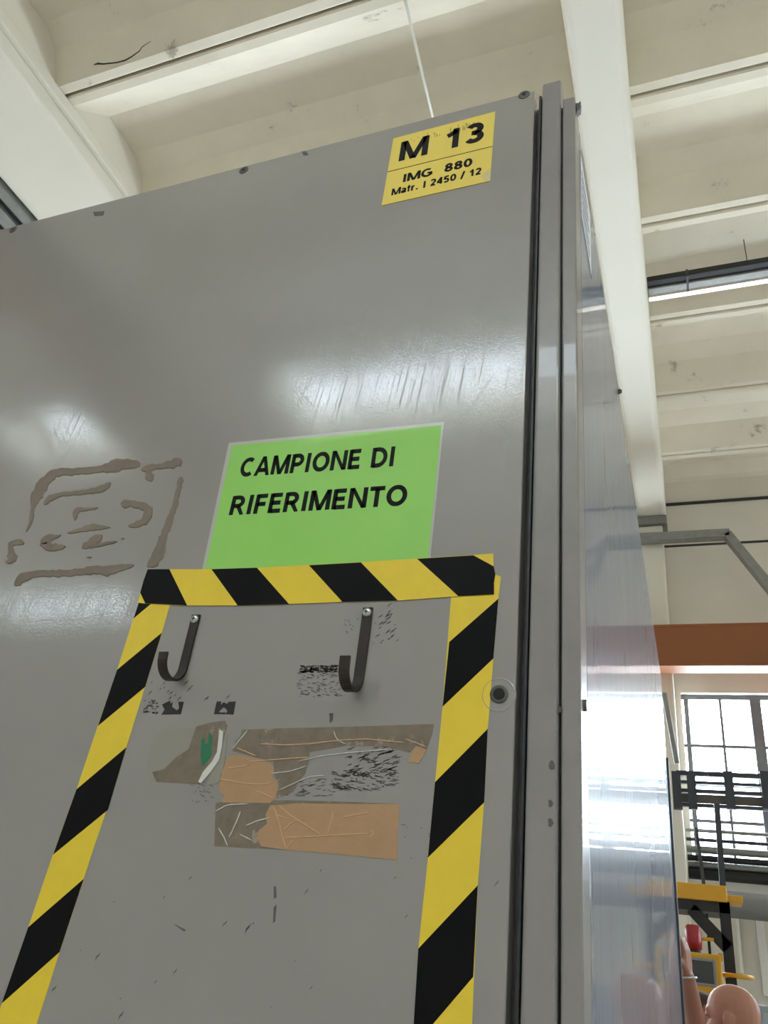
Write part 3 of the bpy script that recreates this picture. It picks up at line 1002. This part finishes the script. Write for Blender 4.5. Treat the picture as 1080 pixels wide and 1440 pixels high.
ZB = lambda pts: [zb(x, y) for x, y in pts]
t1 = thing('packing_tape', at(460, 1128, DY), 'torn upper strip of brown packing tape with bare patch in its middle', 'packing tape', 'brown packing tape remains')
panel_plate(ZB([(378, 85), (520, 80), (760, 74), (1010, 66), (1003, 105), (985, 150), (950, 138), (930, 160), (885, 150), (860, 142), (790, 138), (720, 138), (650, 150), (600, 158), (596, 190), (585, 230), (560, 262), (545, 290), (492, 312), (480, 190), (400, 170), (345, 155), (355, 120), (372, 105)]), 0, .0003).build('adhesive', ADH, t1)
panel_plate(ZB([(330, 172), (370, 168), (405, 176), (440, 185), (470, 196), (484, 215), (478, 240), (495, 262), (494, 290), (485, 312), (470, 327), (310, 325), (318, 300), (300, 290), (305, 250), (312, 220), (322, 196)]), .0003, .0002).build('tape_film', PACK, t1)
panel_plate(ZB([(925, 192), (938, 155), (955, 140), (987, 150), (975, 175), (960, 195)]), .0003, .0003).build('loose_flap', PACK, t1)
wrinkles(t1, [[(305, 250), (340, 254), (380, 262), (440, 266), (480, 260)], [(330, 212), (370, 208), (405, 200)], [(420, 285), (450, 298), (482, 312)], [(440, 132), (520, 136), (600, 132), (700, 120), (790, 116), (910, 128)],
              [(360, 145), (395, 160), (425, 172)], [(915, 115), (950, 128), (985, 142)], [(400, 190), (460, 186), (540, 180), (600, 176)]], PACKRIDGE, r=.9)
grime_patch(470, 560, 1083, 1112, 120, wmax=1.3, lmax=15, slope=.25, seed=20)
grime_patch(490, 560, 1050, 1090, 80, wmax=1.3, lmax=15, slope=-.4, seed=21)
grime_patch(400, 470, 1095, 1120, 60, wmax=.9, lmax=14, slope=-.1, seed=22)
wrinkles(t1, [[(345, 150), (385, 100), (395, 88)], [(470, 230), (540, 222), (590, 205)], [(500, 285), (550, 262), (600, 240), (650, 236)], [(680, 90), (690, 120), (720, 132)], [(560, 190), (640, 172), (740, 160), (860, 150)]], FOIL, r=.6)
t2 = thing('packing_tape', at(432, 1206, DY), 'lower strip of creased brown packing tape with straight right end', 'packing tape', 'brown packing tape remains')
panel_plate(ZB([(290, 328), (310, 322), (520, 318), (700, 322), (897, 330), (892, 420), (888, 515), (700, 497), (525, 482), (420, 476), (285, 470)]), 0, .0003).build('adhesive', ADH, t2)
panel_plate(ZB([(470, 335), (560, 328), (700, 330), (897, 330), (892, 420), (888, 515), (700, 497), (525, 482), (440, 470), (425, 440), (432, 418), (460, 395), (455, 365)]), .0003, .0002).build('tape_film', PACK, t2)
wrinkles(t2, [[(480, 335), (500, 390), (515, 450), (525, 480)], [(500, 335), (540, 370), (580, 395), (635, 430)], [(520, 440), (600, 438), (700, 432), (800, 428)], [(490, 365), (530, 380), (545, 372)], [(525, 480), (540, 455), (560, 440)],
              [(710, 374), (750, 366), (800, 358)], [(660, 430), (672, 390), (680, 350)], [(515, 420), (535, 395), (560, 385)], [(800, 440), (815, 425), (805, 418)]], PACKRIDGE, r=.9)
wrinkles(t2, [[(335, 440), (355, 400), (372, 355)], [(300, 410), (318, 440), (330, 468)], [(290, 355), (330, 332), (400, 330)], [(370, 430), (410, 450)], [(390, 402), (430, 385), (470, 375)]], FOIL, r=.8)

lab = thing('label_remains', at(265, 1103, DY), 'scraped-off grey square label with a bit of green and a peeled edge', 'label')
panel_plate(ZB([(52, 258), (72, 200), (85, 110), (130, 82), (215, 66), (260, 80), (200, 150), (160, 175), (120, 215), (80, 225), (95, 260)]), 0, .0002).build('film_remnant', FILM, lab)
panel_plate(ZB([(80, 225), (120, 215), (160, 175), (200, 150), (225, 75), (270, 62), (320, 55), (328, 72), (318, 110), (300, 180), (262, 215), (235, 265), (160, 260), (95, 257)]), .0001, .0003).build('adhesive', ADH, lab)
panel_plate(ZB([(243, 118), (252, 108), (256, 135), (265, 128), (268, 92), (280, 108), (276, 140), (278, 170), (262, 192), (247, 208), (240, 175)]), .0004, .0001).build('green_bit', GREENTAPE, lab)
panel_plate(ZB([(304, 85), (316, 92), (312, 140), (303, 185), (275, 225), (243, 262), (234, 258), (250, 225), (280, 190), (296, 160)]), .0005, .001).build('peeled_edge', FOIL, lab)
panel_plate(ZB([(303, 185), (315, 150), (330, 100), (318, 200), (300, 262), (262, 268), (275, 225)]), .0001, .0004).build('film_remnant', FILM, lab)

# notice sheet on the glossy side panel
nt_ = thing('notice_sheet', (SX, .84, 2.45), 'small white notice sheet with blue border on the cabinet side', 'notice')
MB().box(SX, SX + .0008, .78, .905, 2.45, 2.597).build('sheet', PAPER, nt_)
MB().box(SX + .0008, SX + .0011, .78, .783, 2.45, 2.597).build('border', BLUEINK, nt_)
MB().box(SX + .0008, SX + .0011, .78, .905, 2.45, 2.453).build('border', BLUEINK, nt_)
for k in range(6):
    MB().box(SX + .0008, SX + .0010, .795, .885 - .01 * (k % 3), 2.475 + .018 * k, 2.480 + .018 * k).build('print_line', BLUEINK, nt_)

# ------------------------------------------------------------------ overhead: cable, lamp, cable tray, conduits by the left beam
def at_z(px, py, z):
    d = at(px, py, 1) - EYE
    return EYE + d * ((z - EYE.z) / d.z)


p1, p2 = at_z(571, 6, RIB_Z - .012), at_z(609, 165, RIB_Z - .012)
t_ = (GROOVE_Y0 + .03 - p1.y) / (p2.y - p1.y)
p3 = p1 + (p2 - p1) * t_
o = MB().tube([p1 + Vector((0, -.05, .012)), p1, p1.lerp(p3, .5) - Vector((0, 0, .01)), p3], .0105, 8).build('roof_cable', WHITEP, smooth=True)
tag(o, 'thin white cable stretched between two roof ribs above the yellow label', 'cable')

lampY = 5.55
lf = thing('batten_lamp', (2.0, lampY, 7.05), 'long black and silver batten lamp under the roof right of the beam', 'ceiling lamp')
zl = at(905, 409, lampY).z
MB().box(-.055, 3.9, lampY - .10, lampY - .02, zl + .01, zl + .07).build('gear_tray', BLACKP, lf, bevel=.008)
MB().box(-.055, 3.9, lampY - .02, lampY + .10, zl - .01, zl + .035).build('reflector', GALV, lf, bevel=.008)
for k in range(3):
    MB().tube([(-.05 + k * 1.31, lampY + .1, zl - .025), (1.24 + k * 1.31, lampY + .1, zl - .025)], .019, 12).build('lamp_tube', LAMPW, lf, smooth=True)
for k in range(4):
    MB().box(.28 + k * 1.1, .30 + k * 1.1, lampY - .105, lampY + .105, zl - .014, zl + .074).build('clamp', DARKSTEEL, lf)
MB().bar((.8, lampY, zl + .06), (.8, lampY, 7.49), .007, .007, (1, 0, 0)).build('hanger', DARKSTEEL, lf)
MB().bar((3.0, lampY, zl + .06), (3.0, lampY, 7.49), .007, .007, (1, 0, 0)).build('hanger', DARKSTEEL, lf)

ty = 8.94
a, b_, c_ = at(899, 758, ty), at(1022, 752, ty), at(1110, 860, ty)
tr = thing('cable_duct', (a.x, ty, b_.z - .8), 'grey galvanised duct bending down at an angle below the roof beam', 'cable duct')
MB().bar(a, b_ + Vector((.03, 0, 0)), .14, .10, (0, 1, 0)).build('straight_run', GALV, tr, bevel=.005)
MB().bar(b_, c_, .14, .10, (0, 1, 0)).build('sloping_run', GALV, tr, bevel=.005)

cl = thing('cable_trunking', (-5.3, 0, 6.6), 'grey cable trunking with dark gaps beside the broad left beam', 'trunking')
for x0, x1, z0, z1, mt in ((-5.30, -5.20, 6.80, 6.90, GALV), (-5.38, -5.30, 6.84, 6.92, BLACKP), (-5.52, -5.38, 6.80, 6.90, GALV), (-5.60, -5.52, 6.84, 6.92, BLACKP), (-5.66, -5.60, 6.80, 6.90, GALV)):
    MB().box(x0, x1, BACK_Y + .05, 8.4, z0, z1).build('channel' if mt is GALV else 'gap_strip', mt, cl, bevel=.006)
cg = MB().box(-6.3, -5.67, BACK_Y + .05, 8.4, 6.78, 6.98).build('crane_rail', ORANGE)
tag(cg, 'orange painted crane rail glimpsed at the left picture edge above the cabinet', 'crane rail')
for k in range(3):
    MB().box(-5.66, -5.20, -6 + 5 * k, -5.92 + 5 * k, 6.92, 6.96).build('bracket', GALV, cl)

# ------------------------------------------------------------------ far end: walkway, pipes, machine
a, b_ = at(934, 975, 8.5), at(952, 1074, 8.5)
o = MB().bar(a, b_, .05, .05, (0, 1, 0)).build('leaning_strut', GALV, bevel=.006)
MB().box(a.x - .02, a.x + .02, 8.5, 9.06, a.z - .03, a.z + .01).build('wall_fixing', GALV, o)
tag(o, 'narrow grey strut leaning beside the column at the far window', 'strut')
wy = 8.25
wk = thing('walkway_guard', (1.5, wy, 2.9), 'dark steel walkway with slatted guard rails before the far window', 'walkway')
for py, h in ((1088.5, .045), (1101, .028), (1113, .034), (1133, .03)):
    z = at(1000, py, wy).z
    MB().box(-.14, 6.5, wy, wy + .05, z - h / 2, z + h / 2).build('rail', DARKSTEEL, wk)
z = at(1000, 1123.5, wy).z
MB().box(-.14, 6.5, wy + .01, wy + .03, z - .04, z + .04).build('mesh_strip', GRIME, wk)
for px in (952, 973, 1025.5, 1077):
    x = at(px, 1110, wy).x
    MB().box(x - .04, x + .04, wy - .05, wy, at(px, 1139, wy).z, at(px, 1086, wy).z).build('post', DARKSTEEL, wk)
x = at(1077, 1110, wy).x
for k in range(1, 8):
    MB().box(x + .42 * k - .04, x + .42 * k + .04, wy - .05, wy, at(1077, 1139, wy).z, at(1077, 1086, wy).z).build('post', DARKSTEEL, wk)

pipes = [(1169, .018, GALV, 'thin grey pipe, topmost of those crossing below the far window'), (1182, .018, DARKSTEEL, 'thin dark pipe second from the top below the far window'),
         (1196, .036, GALV, 'grey pipe third from the top below the far window'), (1208, .03, BLACKP, 'black pipe above the silver one below the far window'),
         (1218, .028, GALV, 'silver pipe between two black ones below the far window'), (1230, .055, BLACKP, 'thick black pipe lowest of those below the far window')]
for py, r, mt, lb in pipes:
    p = at(1000, py, 9.15)
    o = MB().tube([(-.1, 9.15, p.z), (WALL_R - .1, 9.15, p.z)], r, 12).build('wall_pipe', mt, smooth=True)
    tag(o, lb, 'pipe', 'pipes below the far window')
p = at(1050, 1274, 8.8)
o = MB().tube([(at(1023, 1274, 8.8).x, 8.8, p.z), (6.5, 8.8, p.z)], .115, 16).build('air_duct', mat('dark_duct', lin(112, 112, 110), .5), smooth=True)
tag(o, 'thick grey round air duct behind the yellow machine', 'duct')
for px, py0, py1, wd, lb in ((1040, 1262, 1368, .03, 'thin white conduit on the far wall beyond the duct'), (1072, 1290, 1400, .07, 'wide white conduit on the far wall at the right picture edge')):
    x = at(px, 1330, 9.3).x
    o = MB().box(x - wd / 2, x + wd / 2, 9.3, 9.39, at(px, py1, 9.3).z, at(px, py0, 9.3).z).build('wall_conduit', WHITEP, bevel=.008)
    tag(o, lb, 'conduit', 'white conduits on the far wall')
p0 = at(1060, 1412, 8.2)
eb = thing('electric_cabinet', (p0.x + .5, 8.2, 0), 'pale blue-grey cabinet low at the far wall by the right edge', 'cabinet')
MB().box(p0.x, p0.x + 1.1, 8.2, 8.6, 0, p0.z).build('body', GREYBOX, eb, bevel=.01)
MB().box(p0.x + .05, p0.x + .53, 8.185, 8.2, .1, p0.z - .05).build('door', GREYBOX, eb, bevel=.006)
MB().box(p0.x + .57, p0.x + 1.05, 8.185, 8.2, .1, p0.z - .05).build('door', GREYBOX, eb, bevel=.006)

my = 5.6
mc = thing('yellow_machine', (at(990, 1393, my).x, my + .2, 0), 'yellow and black machine with screen box and braced gantry at right', 'machine')
a, b_ = at(940, 1255, my), at(1022, 1255, my)
zt, zbm = at(990, 1243, my).z, at(990, 1266, my).z
MB().box(a.x - .2, b_.x, my, my + .5, zbm, zt).build('platform_edge', YELLOWM, mc, bevel=.006)
MB().box(b_.x - .02, b_.x + .09, my + .08, my + .4, at(1022, 1266, my).z, at(1022, 1256, my).z).build('stop_lug', YELLOWM, mc, bevel=.004)
MB().box(a.x - .2, b_.x + .01, my + .02, my + .48, at(990, 1281, my).z, zbm).build('under_beam', BLACKP, mc)
xp = at(1023, 1320, my).x
MB().box(xp - .03, xp + .03, my + .02, my + .10, 0, at(1023, 1268, my).z).build('post', BLACKP, mc)
MB().bar(at(972, 1278, my + .05), at(1024, 1334, my + .05), .06, .07, (0, 1, 0)).build('brace', BLACKP, mc)
q0, q1 = at(1008, 1131, my + .05), at(1017, 1253, my + .05)
MB().bar(Vector((q1.x, my + .05, q1.z)), Vector((q0.x, my + .05, q0.z)), .04, .035).build('guard_upright', DARKSTEEL, mc)
q0, q1 = at(979, 1164, my + .4), at(990, 1246, my + .4)
MB().bar(Vector((q1.x, my + .4, q1.z)), Vector((q0.x, my + .4, q0.z)), .022, .022).build('guard_upright', DARKSTEEL, mc)
xr = at(995, 1300, my + .2).x
MB().box(xr - .008, xr + .008, my + .2, my + .216, at(997, 1345, my + .2).z, at(995, 1282, my + .2).z).build('cable_rod', BLACKP, mc)
# control box with screen
x0, x1 = at(962, 1360, my - .3).x, at(1015, 1360, my - .3).x
zt = at(995, 1341, my - .3).z
MB().box(x0, x1, my - .3, my, .75, zt).build('control_box', YELLOWM, mc, bevel=.01)
fx0, fx1 = at(970, 1365, my - .3).x, at(1007, 1365, my - .3).x
fz0, fz1 = at(985, 1386, my - .3).z, at(985, 1347, my - .3).z
fr = MB().box(fx0, fx1, my - .315, my - .3, fz0, fz1).build('screen_frame', GALV, mc, bevel=.004)
MB().box(fx0 + .014, fx1 - .014, my - .318, my - .315, fz0 + .014, fz1 - .014).build('screen', SCREEN, fr)
MB().box((x0 + x1) / 2 - .06, (x0 + x1) / 2 + .06, my - .27, my - .05, 0, .75).build('pedestal', YELLOWM, mc)
MB().box(x1 - .012, x1 + .01, my - .29, my - .26, zt - .03, zt + .01).build('latch', YELLOWM, mc)
MB().tube([at(985, 1320, my - .1), at(1004, 1321.5, my - .1)], .009, 8).build('yellow_bar', YELLOWM, mc)
hc = at(1038, 1373, my)
b = MB()
ring = [hc + Vector((.075 * math.cos(t), .12 * math.sin(t), 0)) for t in [2 * math.pi * k / 18 for k in range(19)]]
b.tube(ring, .012, 8, caps=False).tube([Vector((xp, my + .05, hc.z)), hc + Vector((-.075, 0, 0))], .014, 8)
b.build('guard_ring', YELLOWM, mc, smooth=True)
rc = at(976.5, 1340, my - .15)
bl = MB().lathe([(0, 0), (.036, 0), (.036, .02), (0, .02)], (rc.x, my - .15, zt), (0, 0, 1), 18).build('warning_beacon', BLACKP, mc)
MB().lathe([(0, .02), (.044, .02), (.046, .06), (.043, .13), (.030, .145), (0, .148)], (rc.x, my - .15, zt), (0, 0, 1), 18).build('beacon_dome', REDM, bl, smooth=True)


# ------------------------------------------------------------------ people
def remesh_object(name, bm, material, voxel, loc, parent=None, smooth_iter=4):
    me = bpy.data.meshes.new(name)
    bm.to_mesh(me); bm.free()
    o = bpy.data.objects.new(name, me)
    COL.objects.link(o)
    r = o.modifiers.new('r', 'REMESH')
    r.mode = 'VOXEL'
    r.voxel_size = voxel
    s_ = o.modifiers.new('s', 'SMOOTH')
    s_.iterations = smooth_iter
    s_.factor = .5
    dg = bpy.context.evaluated_depsgraph_get()
    me2 = bpy.data.meshes.new_from_object(o.evaluated_get(dg))
    bpy.data.objects.remove(o)
    base = Vector(loc) if parent is None else wloc(parent)
    for v in me2.vertices: v.co -= base
    for p in me2.polygons: p.use_smooth = True
    me2.name = name
    me2.materials.clear()
    me2.materials.append(material)
    o = bpy.data.objects.new(name, me2)
    link(o, parent)
    if parent is None: o.location = base
    return o


def ell(b, c, r, rot=0.0, seg=20):
    """ellipsoid, turned about z"""
    mt = Matrix.Translation(Vector(c)) @ Matrix.Rotation(rot, 4, 'Z') @ Matrix.Diagonal((r[0], r[1], r[2], 1))
    bmesh.ops.create_uvsphere(b.bm, u_segments=seg, v_segments=seg // 2 + 2, radius=1, matrix=mt)


def limb(b, pts, rs):
    P, R_ = [], []
    for (p, q, r0, r1) in zip(pts, pts[1:], rs, rs[1:]):
        p, q = Vector(p), Vector(q)
        n = 6
        for k in range(n):
            P.append(p.lerp(q, k / n)); R_.append(r0 + (r1 - r0) * k / n)
    P.append(Vector(pts[-1])); R_.append(rs[-1])
    for i in range(0, len(P)):
        pass
    b.tube(P, R_, 14)
    for p, r in zip(pts, rs):
        ell(b, p, (r, r, r), seg=14)


def figure(name, head_c, yaw, label, cloth, skin, hand=None, lean=0.0, reach=.10, hair=None):
    """standing figure; head_c = centre of the head, yaw = facing direction angle (0 = -y, towards the viewer)"""
    hc = Vector(head_c)
    H = hc.z + .115
    fwd = Vector((math.sin(yaw), -math.cos(yaw), 0))
    rt = Vector((fwd.y * -1, fwd.x, 0))     # figure's left
    base = Vector((hc.x, hc.y, 0)) - fwd * lean
    root = thing(name, base, label, 'person')
    shz = hc.z - .27
    hipz = H * .52
    neck = hc - fwd * (.02) + Vector((0, 0, -.12))
    sh = base + fwd * lean * .8 + Vector((0, 0, shz))
    b = MB()
    # head: cranium, jaw, brow, nose, mouth, ears
    ell(b, hc + fwd * -.012 + Vector((0, 0, .025)), (.076, .098, .088), yaw)
    ell(b, hc + fwd * .03 + Vector((0, 0, -.05)), (.058, .066, .066), yaw)
    ell(b, hc + fwd * .075 + Vector((0, 0, .02)), (.045, .016, .012), yaw)
    ell(b, hc + fwd * .10 + Vector((0, 0, -.022)), (.014, .022, .022), yaw)
    ell(b, hc + fwd * .088 + Vector((0, 0, -.062)), (.026, .014, .009), yaw)
    for s_ in (-1, 1):
        ell(b, hc + rt * (.080 * s_) - fwd * .008 + Vector((0, 0, -.012)), (.010, .020, .032), yaw + s_ * .3)
        ell(b, hc + rt * (.030 * s_) + fwd * .083 + Vector((0, 0, .0)), (.013, .008, .007), yaw)
    limb(b, [hc + Vector((0, 0, -.06)) - fwd * .015, neck + Vector((0, 0, -.05)), sh + Vector((0, 0, .03))], [.058, .056, .07])
    # torso
    ell(b, sh + Vector((0, 0, -.14)), (.185, .12, .22), yaw)
    mid = base + fwd * lean * .4 + Vector((0, 0, (shz + hipz) / 2 - .05))
    ell(b, mid, (.155, .11, .20), yaw)
    ell(b, base + Vector((0, 0, hipz)), (.165, .12, .14), yaw)
    for s_ in (-1, 1):
        hip = base + rt * (.09 * s_) + Vector((0, 0, hipz - .02))
        knee = base + rt * (.10 * s_) + fwd * .02 + Vector((0, 0, H * .28))
        ank = base + rt * (.10 * s_) + Vector((0, 0, .09))
        limb(b, [hip, knee, ank], [.085, .055, .038])
        limb(b, [ank + Vector((0, 0, -.045)), ank + fwd * .13 + Vector((0, 0, -.055))], [.042, .033])
        shp = sh + rt * (.18 * s_) + Vector((0, 0, -.04))
        if hand and s_ == hand['side']:
            el, wr = Vector(hand['elbow']), Vector(hand['wrist'])
            limb(b, [shp, el, wr], [.052, .043, .028])
            up = (Vector(hand['palm']) - wr).normalized()
            acr = Vector(hand['across']).normalized()
            nrm = up.cross(acr)
            pc = Vector(hand['palm'])
            # palm
            for k in range(5):
                q = pc + acr * (-.032 + .016 * k)
                limb(b, [wr.lerp(q, .15), q - up * .02, q + up * .035], [.016, .0135, .011])
            curl = Vector(hand['curl']).normalized()
            for k, ln in enumerate((.066, .078, .074, .058)):
                q = pc + acr * (-.030 + .020 * k) + up * .035
                j1 = q + up * (ln * .45) + curl * (.006)
                j2 = j1 + (up * .55 + curl * .85).normalized() * (ln * .33)
                j3 = j2 + (up * .05 + curl).normalized() * (ln * .30)
                limb(b, [q, j1, j2, j3], [.0095, .0088, .008, .007])
            tb = pc - acr * .034 - up * .025
            j1 = tb + (-acr * .7 + up * .6 + curl * .3).normalized() * .036
            j2 = j1 + (up * .9 + curl * .5).normalized() * .032
            limb(b, [tb, j1, j2], [.013, .0105, .009])
        else:
            el = sh + rt * (.235 * s_) + fwd * .03 + Vector((0, 0, -.32))
            wr = el + fwd * reach + Vector((0, 0, -.22)) - rt * (.02 * s_)
            limb(b, [shp, el, wr], [.052, .043, .028])
            up = (wr - el).normalized()
            acr = fwd
            for k in range(4):
                q = wr + up * .05 + acr * (-.026 + .018 * k)
                limb(b, [wr, q, q + up * (.05), q + up * .08 - rt * (.02 * s_)], [.018, .0125, .0095, .008])
            limb(b, [wr + up * .02 + acr * .02, wr + up * .05 + acr * .05, wr + up * .085 + acr * .052], [.014, .011, .009])
    bmesh.ops.recalc_face_normals(b.bm, faces=b.bm.faces)
    remesh_object('body', b.bm, skin, .006, base, root, 3)
    if hair:
        b = MB()
        ell(b, hc + fwd * -.020 + Vector((0, 0, .034)), (.083, .098, .088), yaw)
        ell(b, hc + fwd * -.035 + Vector((0, 0, -.01)), (.080, .075, .075), yaw)
        remesh_object('hair', b.bm, hair, .006, base, root, 2)
    # shirt
    b = MB()
    ell(b, sh + Vector((0, 0, -.14)), (.20, .135, .215), yaw)
    ell(b, mid, (.17, .125, .215), yaw)
    ell(b, base + Vector((0, 0, hipz + .02)), (.178, .132, .13), yaw)
    limb(b, [sh + Vector((0, 0, -.02)), sh + Vector((0, 0, .035))], [.085, .074])
    for s_ in (-1, 1):
        shp = sh + rt * (.18 * s_) + Vector((0, 0, -.045))
        if hand and s_ == hand['side']:
            el = Vector(hand['elbow'])
            limb(b, [shp, shp.lerp(el, .7)], [.066, .060])
        else:
            el = sh + rt * (.235 * s_) + fwd * .03 + Vector((0, 0, -.32))
            limb(b, [shp, shp.lerp(el, .7)], [.066, .060])
    remesh_object('shirt', b.bm, cloth, .010, base, root, 4)
    b = MB()
    ell(b, base + Vector((0, 0, hipz - .04)), (.180, .135, .13), yaw)
    for s_ in (-1, 1):
        limb(b, [base + rt * (.09 * s_) + Vector((0, 0, hipz - .06)), base + rt * (.10 * s_) + fwd * .02 + Vector((0, 0, H * .28)), base + rt * (.10 * s_) + Vector((0, 0, .07))], [.098, .072, .06])
        limb(b, [base + rt * (.10 * s_) + Vector((0, 0, .045)), base + rt * (.10 * s_) + fwd * .14 + Vector((0, 0, .04))], [.05, .04])
    remesh_object('trousers', b.bm, GREYCLOTH, .010, base, root, 3)
    return root


hb = at(1028, 1431, 3.82)
figure('person', (hb.x, hb.y, hb.z), math.radians(-105), 'bald person in profile at the lower right edge', GREYCLOTH, SKIN, lean=.19, reach=-.06)
pA = at(991, 1440, 4.22)
wr = at(967, 1376, 3.57)
palm = at(965, 1350, 3.545)
el = at(984, 1470, 3.74)
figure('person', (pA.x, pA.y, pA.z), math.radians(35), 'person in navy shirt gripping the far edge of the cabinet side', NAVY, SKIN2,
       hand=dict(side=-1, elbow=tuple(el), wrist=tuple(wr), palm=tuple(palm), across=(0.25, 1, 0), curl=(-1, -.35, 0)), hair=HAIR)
wrs = at(967, 1375, 3.57)
b = MB()
b.tube([wrs + Vector((.031 * math.cos(t), .031 * math.sin(t), .004 * math.cos(t))) for t in [2 * math.pi * k / 20 for k in range(21)]], .0035, 8, caps=False)
tag(b.build('wristband', SCREWM, smooth=True), 'thin silver wristband on the raised forearm', 'wristband')
